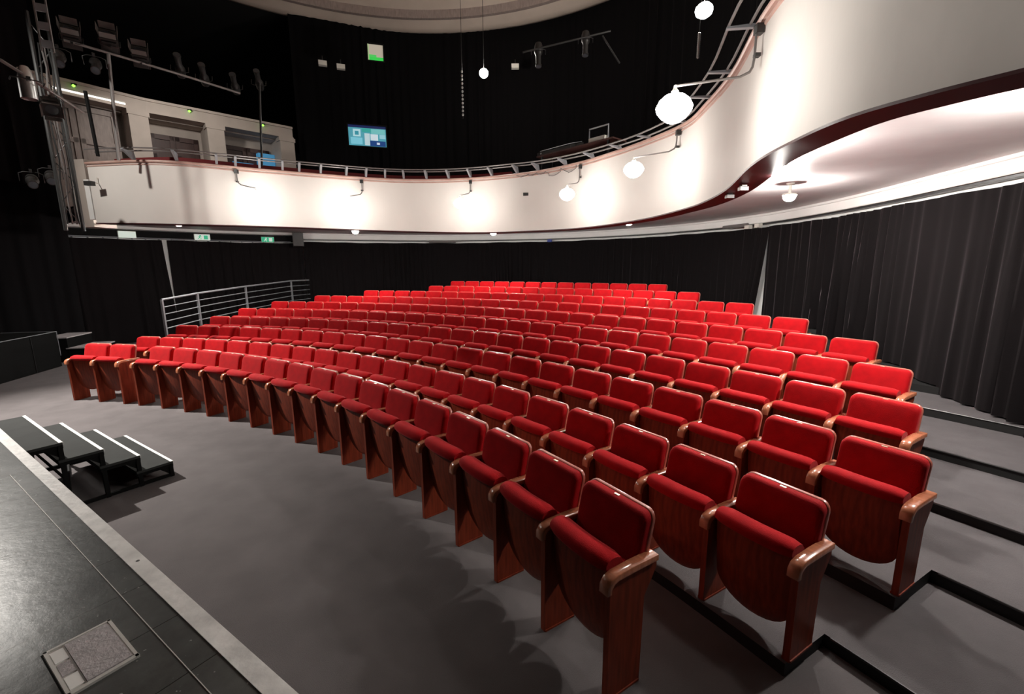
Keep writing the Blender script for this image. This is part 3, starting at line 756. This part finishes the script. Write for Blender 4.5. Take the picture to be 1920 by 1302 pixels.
# ---------------- exit signs, speaker, tubes above the curtains
def exit_sign(az, z, wd, ht, label, kind):
    k = cidx(az); p = cpos(k, .04, z); t_ = (CPP[min(k + 1, KE)] - CPP[k - 1]).normalized(); rz = math.atan2(t_.y, t_.x)
    e = empty('exit_sign', p, rz); tag(e, label, 'sign')
    mb = MB(); mb.box((0, .02, 0), (wd, .05, ht)); link('housing', mb.mesh('exh', M['ivory'], False), e)
    mb = MB(); mb.box((0, -.008, 0), (wd * .96, .006, ht * .9)); link('panel', mb.mesh('exp', M['exitw' if kind < 2 else 'exitg'], False), e)
    if kind >= 1:
        # running figure, arrow and doorway
        g = 'exitg' if kind == 1 else 'exitw'
        mb = MB(); y = -.013
        mb.lathe([(.001, 0), (.022, 0)], (-wd * .12, y, ht * .26), 10, Matrix.Rotation(PI / 2, 4, 'X'))
        mb.tube([(-wd * .14, y, ht * .16), (-wd * .18, y, -ht * .08)], .014, 6); mb.tube([(-wd * .18, y, -ht * .08), (-wd * .08, y, -ht * .18), (-wd * .10, y, -ht * .34)], .009, 6)
        mb.tube([(-wd * .18, y, -ht * .08), (-wd * .30, y, -ht * .28)], .009, 6); mb.tube([(-wd * .15, y, ht * .12), (-wd * .05, y, ht * .02)], .008, 6); mb.tube([(-wd * .15, y, ht * .12), (-wd * .27, y, ht * .05)], .008, 6)
        mb.box((wd * .22, y, 0), (wd * .26, .006, ht * .62))
        link('running_figure', mb.mesh('exf', M[g]), e)
exit_sign(-39.97, 3.20, .42, .20, 'pale emergency sign panel on the black beam, leftmost', 0)
exit_sign(-34.05, 3.20, .44, .20, 'pale green and white emergency exit sign on the black beam', 1)
exit_sign(-28.02, 3.18, .40, .19, 'bright green emergency exit sign nearest the hanging speaker', 2)
k = cidx(-24.98); p = cpos(k, .45, 3.18); sp = empty('loudspeaker', p, math.radians(25)); tag(sp, 'black loudspeaker hung under the balcony between two curtains', 'speaker')
mb = MB(); mb.box((0, 0, 0), (.34, .26, .46)); link('cabinet', mb.mesh('spk', M['fixture'], False), sp)
mb = MB(); mb.box((0, -.135, 0), (.30, .012, .42)); link('grille', mb.mesh('grl', M['darksteel'], False), sp)
mb = MB(); mb.tube([(-.1, 0, .23), (-.1, 0, .30)], .01, 6); mb.tube([(.1, 0, .23), (.1, 0, .30)], .01, 6); link('bracket', mb.mesh('sbr', M['darksteel']), sp)
for az, z, ln, lab in ((-8.54, 3.17, 1.05, 'grey tube heater fixed above the back curtain, middle'), (26.3, 3.21, .85, 'grey tube heater fixed above the curtain at the right')):
    k = cidx(az); p = cpos(k, .10, z); t_ = (CPP[k + 1] - CPP[k - 1]).normalized(); e = empty('tube_heater', p, math.atan2(t_.y, t_.x)); tag(e, lab, 'heater')
    mb = MB(); mb.tube([(-ln / 2, 0, 0), (ln / 2, 0, 0)], .05, 10); link('housing', mb.mesh('hsg', M['railgrey']), e)
    mb = MB(); mb.box((-ln * .3, .05, .03), (.04, .1, .03)); mb.box((ln * .3, .05, .03), (.04, .1, .03)); link('mount', mb.mesh('mnt', M['darksteel'], False), e)
# junction boxes on the white band at the right and one blue box in the middle
for az, z, mt, lab in ((27.6, 3.15, 'ivory', 'small white junction box above the right curtain, left one'), (28.6, 3.16, 'ivory', 'small white junction box above the right curtain, right one'), (4.9, 3.14, 'bluebox', 'small blue box fixed above the back curtain')):
    if mt == 'bluebox': M['bluebox'] = mat('blue_plastic', (.03, .06, .35), .5)
    k = cidx(az); p = cpos(k, .10, z); mb = MB(); t_ = (CPP[k + 1] - CPP[k - 1]).normalized(); mb.box((0, 0, 0), (.16, .10, .09), rz=math.atan2(t_.y, t_.x))
    o = link('junction_box', mb.mesh('jbox', M[mt], False), None, p); tag(o, lab, 'box')

# ================================================================== UPPER LEFT GALLERY (boxes with doors)
G = [Vector((-11.25, 11.35, 0)), Vector((-10.0, 13.2, 0)), Vector((-8.7, 14.45, 0)), Vector((-7.25, 15.85, 0))]
ZG0, ZG1 = 3.8, 6.8
for b in range(3):
    A, B = G[b], G[b + 1]; t_ = (B - A).normalized(); n_ = Vector((-t_.y, t_.x, 0)); ln = (B - A).length    # n_ points away from hall
    if n_.dot(Vector((-1, 1, 0))) < 0: n_ = -n_
    def gp(s, dpt, z): q = A + t_ * s + n_ * dpt; return (q.x, q.y, z)
    def gbox(mb, s0, s1, d0, d1, z0, z1):
        vs = [gp(s, d, z) for s in (s0, s1) for d in (d0, d1) for z in (z0, z1)]
        mb.add(vs, [(0, 1, 3, 2), (4, 6, 7, 5), (0, 4, 5, 1), (2, 3, 7, 6), (0, 2, 6, 4), (1, 5, 7, 3)])
    pw = .42
    mb = MB(); gbox(mb, -.2 if b == 0 else 0, ln, 0, .5, 6.42, ZG1); gbox(mb, -.2 if b == 0 else 0, ln, -.05, .5, 6.72, ZG1 - .02); gbox(mb, 0, ln, -.04, .02, 6.42, 6.47)
    struct('trim_gallery_beam', mb.mesh('trim_gallery_beam', M['gallery'], False))
    mb = MB(); gbox(mb, ln - pw, ln + .02, -.03, .9, ZG0, 6.45); gbox(mb, ln - pw - .03, ln + .05, -.05, .3, 6.30, 6.42)
    struct('wall_gallery_pillar', mb.mesh('wall_gallery_pillar', M['gallery'], False))
    mb = MB(); gbox(mb, -.2, ln, .9, 1.0, ZG0, 6.5); gbox(mb, -.2, ln - pw, .4, 1.0, 6.38, 6.45)
    struct('wall_gallery', mb.mesh('wall_gallery', M['gallery'], False))
    # panelled double door
    s0, s1 = (.0, ln - pw - .12) if b == 0 else (.08, ln - pw - .1)
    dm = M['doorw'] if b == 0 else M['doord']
    dname = 'door_%d' % (b + 1)
    zt = 6.1 if b else 6.36
    dd = .84 if b else .45
    mb = MB(); gbox(mb, s0, s1, dd, dd + .06, ZG0, zt)
    d = struct(dname, mb.mesh(dname, dm, False))
    mid_ = (s0 + s1) / 2
    for (u0, u1) in ((s0 + .03, mid_ - .02), (mid_ + .02, s1 - .03)):
        mb = MB(); fr_ = .10; gbox(mb, u0, u0 + fr_, dd - .04, dd, ZG0, zt - .02); gbox(mb, u1 - fr_, u1, dd - .04, dd, ZG0, zt - .02)
        for zz in (ZG0, 4.75, 5.42, zt - .14): gbox(mb, u0, u1, dd - .04, dd, zz, zz + .12)
        link('door_leaf', mb.mesh('leaf', dm, False), d)
    if b == 2:
        mb = MB(); gbox(mb, ln - pw - .52, ln - pw - .02, .60, .83, ZG0, 5.95)
        M['bluelit'] = mat('blue_glow', (.05, .2, .35), .5, emit=(.07, .30, .55), es=.55)  # blue light of the opening put into emission
        o = link('blue_glow_panel', mb.mesh('bl', M['bluelit'], False)); tag(o, 'glowing blue panel standing for the blue-lit opening in the third gallery bay', 'panel')
        mb = MB(); gbox(mb, .35, .95, .76, .80, 5.25, 5.6); o = link('monitor', mb.mesh('bl2', M['bluelit'], False)); tag(o, 'small blue-lit screen beside the third gallery door', 'screen')
    if b == 0:
        mb = MB(); q0 = Vector(gp(.35, -.09, 6.50)); q1 = Vector(gp(ln - pw - .05, -.09, 6.50)); mb.tube([q0, q1], .022, 8)
        e = empty('fluorescent_tube', q0); tag(e, 'lit fluorescent tube along the beam over the first gallery bay', 'lamp')
        me = MB().tube([Vector((0, 0, 0)), q1 - q0], .022, 8).mesh('tube', M['tube']); link('tube', me, e)
        link('batten', MB().tube([Vector((0, 0, .035)), q1 - q0 + Vector((0, 0, .035))], .02, 6).mesh('batten', M['ivory']), e)
    mb = MB(); q = Vector(gp(ln * (.35 if b == 0 else .55), -.08, 6.66))
    e = empty('gallery_light', q); tag(e, 'small green light on the gallery beam over the %s bay' % ('first', 'second', 'third')[b], 'light', 'green lights on the gallery beam')
    link('lens', MB().lathe([(.001, -.04), (.03, -.02), (.035, 0.0), (.001, .03)], (0, 0, 0), 10).mesh('gl', M['green']), e)
    link('base', MB().box((0, .02, .03), (.1, .05, .04)).mesh('glb', M['fixture'], False), e)

# end of the balcony at the left: pillar, white strip, conduits
p0 = BP[0]; nL = (BP[0] - BP[2]).normalized()
def lp(s, o, z): q = p0 + nL * s + BN[0] * o; return Vector((q.x, q.y, z))
mb = MB(); mb.prism([(lp(.03, -.0, 0).x, lp(.03, 0, 0).y), (lp(.16, 0, 0).x, lp(.16, 0, 0).y), (lp(.16, -.2, 0).x, lp(.16, -.2, 0).y), (lp(.03, -.2, 0).x, lp(.03, -.2, 0).y)], 3.3, 4.15, lambda a, b, h: (a, b, h))
struct('trim_balcony_end', mb.mesh('trim_balcony_end', M['white'], False))
mb = MB(); mb.prism([(lp(.2, -.1, 0).x, lp(.2, -.1, 0).y), (lp(.62, -.1, 0).x, lp(.62, -.1, 0).y), (lp(.62, -.6, 0).x, lp(.62, -.6, 0).y), (lp(.2, -.6, 0).x, lp(.2, -.6, 0).y)], 3.15, 4.6, lambda a, b, h: (a, b, h))
struct('wall_left', mb.mesh('wall_left', M['gallery'], False))

# ================================================================== LIGHTING RIG
def dirto(p, t): return (Vector(t) - Vector(p)).normalized()
def make_fixture(kind):
    """kind: 'profile' (long barrel), 'fresnel' (box with barn doors), 'par' (bare can). Local: hangs from origin, aims along -Y"""
    e = empty('stage_light', (0, 0, 0))
    if kind == 'profile':
        mb = MB(); R_ = Matrix.Rotation(PI / 2, 4, 'X')
        mb.lathe([(.001, -.30), (.09, -.30), (.11, -.24), (.12, -.05), (.10, 0), (.075, .05), (.075, .30), (.09, .31), (.09, .36), (.001, .36)], (0, 0, -.22), 16, R_); link('barrel', mb.mesh('barrel', M['fixture']), e)
        mb = MB(); mb.lathe([(.001, .362), (.075, .362)], (0, 0, -.22), 16, R_); link('lens', mb.mesh('lens', M['lens']), e)
    elif kind == 'fresnel':
        mb = MB(); mb.box((0, .05, -.24), (.34, .34, .30)); mb.box((0, .05, -.075), (.26, .26, .05)); mb.box((0, -.13, -.24), (.36, .02, .34)); link('housing', mb.mesh('house', M['fixture'], False), e)
        mb = MB(); mb.lathe([(.001, 0), (.12, 0), (.12, .012)], (0, -.145, -.24), 18, Matrix.Rotation(PI / 2, 4, 'X')); link('lens', mb.mesh('lens', M['lens']), e)
        M.setdefault('barn', mat('barn_door_metal', (.22, .20, .19), .4, .5))
        for (c, d, rx, rz) in (((0, -.24, -.06), (.30, .15, .006), .2, 0), ((0, -.24, -.42), (.30, .15, .006), -.2, 0), ((-.18, -.24, -.24), (.006, .15, .28), 0, -.2), ((.18, -.24, -.24), (.006, .15, .28), 0, .2)):
            mb = MB(); mb.box((0, 0, 0), d); o = link('barn_door', mb.mesh('barn', M['barn'], False), e, c); o.rotation_euler = (-rx, 0, rz)
    else:
        mb = MB(); R_ = Matrix.Rotation(PI / 2, 4, 'X')
        mb.lathe([(.001, -.26), (.05, -.26), (.085, -.2), (.11, -.05), (.112, .26), (.105, .26), (.10, -.02), (.001, -.03)], (0, 0, -.24), 18, R_); link('can', mb.mesh('can', M['chrome']), e)
    mb = MB(); mb.tube([(-.20, 0, -.24), (-.20, 0, -.06), (-.12, 0, -.02), (.12, 0, -.02), (.20, 0, -.06), (.20, 0, -.24)], .010, 6); link('yoke', mb.mesh('yoke', M['darksteel']), e)
    mb = MB(); mb.box((0, 0, .01), (.05, .06, .07)); link('clamp', mb.mesh('clampm', M['darksteel'], False), e)
    return e
FX = {k: None for k in ('profile', 'fresnel', 'par')}
def fixture(kind, az, el_, d, aim, label, flip=False, tilt=None, sc_=.8):
    if FX[kind] is None: FX[kind] = make_fixture(kind); o = FX[kind]
    else: o = copy_tree(FX[kind])
    p = azp(az, d, CAMH + el_ * d)
    v = Vector(aim) - p; rz = math.atan2(v.x, -v.y); tl = math.atan2(v.z, math.hypot(v.x, v.y)) if tilt is None else tilt
    o.location = p; o.rotation_mode = 'ZYX' if False else 'XYZ'
    o.rotation_euler = (0, 0, rz)
    if flip: o.rotation_euler = (PI, 0, rz + PI)
    q = (Matrix.Rotation(rz, 4, 'Z') @ Matrix.Rotation(PI if flip else 0, 4, 'Y') @ Matrix.Rotation((-tl if not flip else -tl), 4, 'X')).to_euler()
    o.rotation_euler = q; o.scale = (sc_, sc_, sc_)
    tag(o, label, 'stage light', 'stage lights rigged at the upper left'); return o
HALL = (-3, 3, 1)
dR = 12.2
fixture('fresnel', -41.6, .335, dR, HALL, 'large stage light with barn doors standing on the upper left bar', flip=True)
fixture('fresnel', -39.1, .342, dR, HALL, 'barn-door stage light on the upper bar, second from left', flip=True)
fixture('fresnel', -37.0, .328, dR + .3, HALL, 'barn-door stage light on the upper bar, third from left', flip=True)
fixture('profile', -34.1, .325, dR + .6, HALL, 'dim profile spotlight on the upper bar, fourth from left', flip=True)
fixture('profile', -32.2, .318, dR + .9, HALL, 'dim profile spotlight on the upper bar, fifth from left', flip=True)
fixture('profile', -29.6, .312, dR + 1.2, HALL, 'dim profile spotlight near the right end of the upper bar', flip=True)
fixture('profile', -27.4, .325, dR + 1.4, HALL, 'dark profile spotlight on top of the upright stand', flip=True)
fixture('profile', -42.6, .325, 11.6, HALL, 'round-lensed spotlight on the dark mast at upper left')
fixture('profile', -40.3, .325, 11.9, HALL, 'round-lensed spotlight under the upper left bar')
fixture('par', -44.7, .272, 9.2, (-6.3, 6.4, -9.0), 'polished silver can light hanging from the lower left bar')
fixture('fresnel', -43.6, .252, 9.6, HALL, 'flat grey-topped stage light at the right end of the lower bar', sc_=.6)
fixture('profile', -44.4, .150, 12.2, HALL, 'small spotlight clamped to the mast level with the balcony front')
fixture('profile', -45.6, .142, 12.4, HALL, 'small spotlight on the low arm left of the mast')

def bar(name, pts, r, label, m='darksteel', cat='pipe'):
    p0_ = Vector(pts[0]); mb = MB(); mb.tube([Vector(p) - p0_ for p in pts], r, 8); o = link(name, mb.mesh(name, M[m]), None, p0_); tag(o, label, cat); return o
def AP(az, el_, d): return azp(az, d, CAMH + el_ * d)
bar('lighting_bar', [AP(-42.1, .337, 12.2), AP(-39.26, .333, 12.3), AP(-34, .322, 12.8), AP(-29.17, .308, 13.3)], .024, 'long grey lighting bar sloping across the upper left', 'railgrey')
bar('lighting_bar', [AP(-47.5, .293, 9.2), AP(-46.1, .290, 9.2), AP(-43.6, .262, 9.5), AP(-41.6, .238, 10.6)], .022, 'lower lighting bar entering from the left edge', 'railgrey')
bar('bar_post', [AP(-39.26, .332, 12.3), AP(-39.69, .172, 12.6)], .03, 'grey upright post holding the long lighting bar', 'railgrey', 'post')
bar('bar_post', [AP(-27.3, .33, 13.4), AP(-27.85, .185, 13.1)], .026, 'slim dark upright stand right of the gallery bays', 'darksteel', 'post')
bar('bar_post', [AP(-41.25, .27, 12.2), AP(-41.1, .175, 12.2)], .03, 'dark post in front of the first gallery door', 'blackp', 'post')
# mast on the left
tm = empty('lighting_mast', AP(-43.5, .05, 11.4)); tag(tm, 'dark lighting mast with cables beside the left end of the balcony', 'mast')
b0 = tm.location
for dx in (-.09, .09):
    q0 = AP(-43.5, .0, 11.4) + Vector((dx, dx * .8, 0)); q0.z = 2.9; q1 = q0.copy(); q1.z = 6.4
    link('pole', MB().tube([q0 - b0, q1 - b0], .03, 8).mesh('pole', M['darksteel']), tm)
pa = []
for i in range(10):
    q0 = AP(-43.5, 0, 11.4); sg = -1 if i % 2 else 1; pa.append(Vector((q0.x + .09 * sg, q0.y + .07 * sg, 3.0 + .36 * i)) - b0)
link('lacing', MB().tube(pa, .010, 6).mesh('lacing', M['darksteel']), tm)
rnd = random.Random(4)
for i in range(4):
    pts = []; q = AP(-43.8 + .22 * i, 0, 11.2)
    for s_ in range(9): pts.append(Vector((q.x + rnd.uniform(-.02, .02), q.y + rnd.uniform(-.02, .02), 3.0 + .36 * s_)) - b0)
    link('cable', MB().tube(pts, .012, 6).mesh('mcable', M['railgrey' if i in (1, 2) else 'cable']), tm)
# ladder truss piece at the very top left
tt = empty('truss_ladder', AP(-43.2, .385, 10.8)); tag(tt, 'short bright ladder truss piece at the top left corner', 'truss')
b1 = tt.location
for dx in (-.06, .06):
    link('rail', MB().tube([Vector((dx, dx * .6, .55)), Vector((dx, dx * .6, -.75))], .016, 6).mesh('tr', M['railgrey']), tt)
for i in range(5): link('rung', MB().box((0, 0, .4 - .26 * i), (.14, .03, .11), rz=.5).mesh('rung', M['steel'], False), tt)

# pipe with two long spotlights over the balcony, right of centre
bar('lighting_bar', [AP(1.46, .426, 11.0), AP(11.5, .455, 11.0)], .02, 'thin pipe carrying two spotlights high right of centre')
bar('lighting_bar', [AP(10.6, .448, 11.0), AP(12.6, .395, 11.0)], .018, 'slanting brace at the right end of the thin pipe')
for az, el_, lab in ((3.3, .432, 'slim silver-edged spotlight pointing down from the thin pipe, left one'), (8.7, .448, 'slim silver-edged spotlight pointing down from the thin pipe, right one')):
    o = fixture('profile', az, el_, 11.0, (azp(az, 9.5).x, azp(az, 9.5).y, 0), lab); o['group'] = 'spotlights on the thin pipe'
# small pale speakers / detectors
for az, el_, lab in ((-20.96, .381, 'small pale box lamp high on the dark wall, leftmost'), (-19.1, .379, 'small pale box lamp high on the dark wall, beside the first'), (.58, .400, 'small pale box lamp high beside the thin pipe')):
    p = AP(az, el_, 16.0); e = empty('emergency_light', p, math.radians(-az)); tag(e, lab, 'light', 'small pale box lamps high up')
    mb = MB(); mb.box((0, 0, 0), (.24, .14, .13)); link('housing', mb.mesh('wl', M['ivory'], False), e)
    mb = MB(); mb.tube([(0, 0, .06), (0, .1, .25), (0, .4, .3)], .012, 6); link('bracket', mb.mesh('wlb', M['darksteel']), e)
# bead strings modelled after the dotted reflections near the high lamps
for az, e0, e1, d, lab in ((-5.66, .437, .300, 12.0, 'bead string standing for the dotted reflection left of the star-like lamp'), (20.95, .45, .385, 9.3, 'bead string standing for the dotted reflection under the top right lamp')):
    p = AP(az, e0, d); zb = CAMH + e1 * d; e = empty('reflection_beads', p); tag(e, lab, 'chain')
    mb = MB(); mb.tube([(0, 0, ZC - p.z), (0, 0, zb - p.z)], .006, 6); link('cord', mb.mesh('cord', M['darksteel']), e)
    mb = MB(); n = 12
    for i in range(n):
        z = (zb - p.z) * (.35 + .65 * i / n); mb.lathe([(.001, .035), (.022, .02), (.028, 0), (.022, -.02), (.001, -.035)], (0, 0, z), 8)
    link('beads', mb.mesh('beads', M['chrome']), e)

# control-room windows with lit screens seen high on the back wall
def lit_window(n, az0, az1, e0, e1, d, cols, lab):
    a = AP(az0, e0, d); b = AP(az1, e0, d); zt = CAMH + e1 * d; w_ = (b - a).length; h_ = zt - a.z
    ang = math.atan2(b.y - a.y, b.x - a.x)
    fr = MB(); fr.box((w_ / 2, .02, h_ + .02), (w_ + .08, .06, .04)); fr.box((w_ / 2, .02, -.02), (w_ + .08, .06, .04)); fr.box((-.02, .02, h_ / 2), (.04, .06, h_)); fr.box((w_ + .02, .02, h_ / 2), (.04, .06, h_))
    o = struct('window_%d' % n, fr.mesh('window_%d' % n, M['blackp'], False)); o.location = a; o.rotation_euler = (0, 0, ang)
    pane = MB(); mats = []
    for i, (x0, x1, z0, z1, c, dp) in enumerate(cols):
        m = mat('lit_room_%d_%d' % (n, i), tuple(v * .4 for v in c), .6, emit=c, es=.75); mats.append(m); pane.cur = i
        pane.box(((x0 + x1) / 2 * w_, .03 + dp, (z0 + z1) / 2 * h_), ((x1 - x0) * w_, .01, (z1 - z0) * h_))
    link('lit_room', pane.mesh('pane%d' % n, mats, False), o)
lit_window(1, -18.79, -14.66, .238, .277, 15.5, [
    (0, 1, 0, 1, (.10, .42, .52), .0), (.0, 1, .88, 1, (.01, .02, .10), -.01), (.12, .32, .45, .80, (.55, .85, .92), -.02), (.17, .27, .52, .70, (.05, .35, .45), -.03),
    (.05, .36, .08, .40, (.25, .70, .85), -.015), (.42, .56, .05, .62, (.62, .80, .85), -.02), (.58, .78, .30, .60, (.75, .88, .95), -.018), (.56, .98, .02, .28, (.01, .06, .25), -.025),
    (.60, .98, .62, .85, (.20, .62, .62), -.012), (.36, .60, .68, .86, (.05, .45, .40), -.014), (.74, .82, .10, .20, (.7, .8, .95), -.035), (.82, .98, .40, .60, (.35, .70, .80), -.02)],
    'x')
lit_window(2, -16.15, -14.5, .398, .427, 15.9, [(0, 1, 0, 1, (.55, .48, .38), 0), (0, 1, 0, .22, (.05, .75, .10), -.01), (0, .55, .22, .36, (.10, .70, .14), -.012), (.0, .08, 0, 1, (.45, .6, .3), -.015)], 'x')

# equipment table on the balcony: desk, frame, consoles and cables
kq = kaz(6.8); pe = bpos(kq, -.42, ZT + .30)
et = empty('equipment_table', pe, -math.radians(0)); tg = (BP[kq + 4] - BP[kq - 4]).normalized(); et.rotation_euler = (0, 0, math.atan2(tg.y, tg.x)); tag(et, 'dark table with electronic gear behind the balcony ledge', 'table')
mb = MB(); mb.box((0, 0, .10), (2.3, .5, .03)); link('tabletop', mb.mesh('ttop', M['doord'], False), et)
for xx in (-1.0, 1.0):
    for yy in (-.2, .2): link('leg', MB().box((xx, yy, -.40), (.04, .04, .98)).mesh('tleg', M['darksteel'], False), et)
R3 = et.rotation_euler.to_matrix()
def ontable(x, y, z): return pe + R3 @ Vector((x, y, z))
e = empty('mixing_console', ontable(-.55, 0, .115), et.rotation_euler.z); tag(e, 'grey mixing console tilted on the balcony table', 'console')
mb = MB(); mb.prism([(-.24, 0), (.24, 0), (.24, .20), (-.24, .07)], -.5, .5, lambda a, b, h: (h, a, b)); link('body', mb.mesh('cbody', M['fixture'], False), e)
mb = MB(); mb.box((0, .02, .155), (.98, .44, .012), M4=Matrix.Rotation(.26, 4, 'X')); link('top_panel', mb.mesh('cpan', M['steel'], False), e)
e = empty('metal_frame', ontable(.62, -.05, .115), et.rotation_euler.z); tag(e, 'bright metal stand frame on the balcony table, right of the console', 'frame')
mb = MB(); mb.tube([(-.26, 0, 0), (-.26, 0, .34), (.26, 0, .34), (.26, 0, 0)], .018, 6); link('hoop', mb.mesh('hoop', M['steel']), e)
mb = MB(); mb.box((0, 0, .07), (.44, .16, .10)); link('tray', mb.mesh('tray', M['ivory'], False), e)
e = empty('amplifier', ontable(-1.0, -.1, .115), et.rotation_euler.z); tag(e, 'small dark amplifier at the left end of the balcony table', 'amplifier')
mb = MB(); mb.box((0, 0, .04), (.3, .25, .08)); link('case', mb.mesh('case', M['fixture'], False), e)
link('knob', MB().lathe([(.001, .02), (.02, .02), (.02, 0)], (0, -.13, .04), 10, Matrix.Rotation(PI / 2, 4, 'X')).mesh('knob', M['chrome']), e)
rnd = random.Random(9)
for i, (a0, a1, lab) in enumerate(((1.0, 4.4, 'cable draped along the balcony ledge below the mixing console, left'), (4.4, 8.3, 'pale cable looping down the balcony front below the table'))):
    pts = []
    for s_ in range(13):
        az = a0 + (a1 - a0) * s_ / 12; k = kaz(az); pts.append(bpos(k, .06, ZT - .06 - (.05 if i == 0 else .13) * abs(math.sin(s_ / 12 * PI * (3 if i == 0 else 2))) ) )
    o = bar('cable', pts, .008, lab, 'railgrey', 'cable')
k = kaz(-2 + 2.9); p = bpos(kaz(1.9), .015, 3.98); mb = MB(); mb.box((0, 0, 0), (.13, .05, .07), rz=0); tag(link('power_socket', mb.mesh('sock2', M['fixture'], False), None, p), 'small dark socket on the white balcony front', 'socket')
# little camera on the balcony front at the left
k = kaz(-41.3); p = bpos(k, .03, 4.05); e = empty('security_camera', p); tag(e, 'small dark camera on a bent arm at the left end of the balcony front', 'camera')
link('arm', MB().tube([Vector((0, 0, .12)), Vector((0, 0, 0)), BN[k] * .25 + Vector((.1, 0, 0))], .01, 6).mesh('sarm', M['ivory']), e)
link('body', MB().box(BN[k] * .28 + Vector((.12, 0, -.05)), (.16, .10, .09)).mesh('sbody', M['fixture'], False), e)
# clip lights on the maroon edge
k = kaz(24.9)
for i, (dk, lab) in enumerate(((-2, 'small silver clip light on the maroon balcony edge, nearer the middle'), (3, 'small silver clip light on the maroon balcony edge, nearer the right'))):
    p = bpos(k + dk, -.10, BP[k].z - .02); e = empty('clip_light', p); tag(e, lab, 'light', 'clip lights under the balcony edge')
    link('body', MB().box((0, 0, -.04), (.09, .07, .04)).mesh('clb', M['railgrey'], False), e)
    link('base', MB().box((0, 0, -.008), (.06, .06, .016)).mesh('clbs', M['fixture'], False), e)
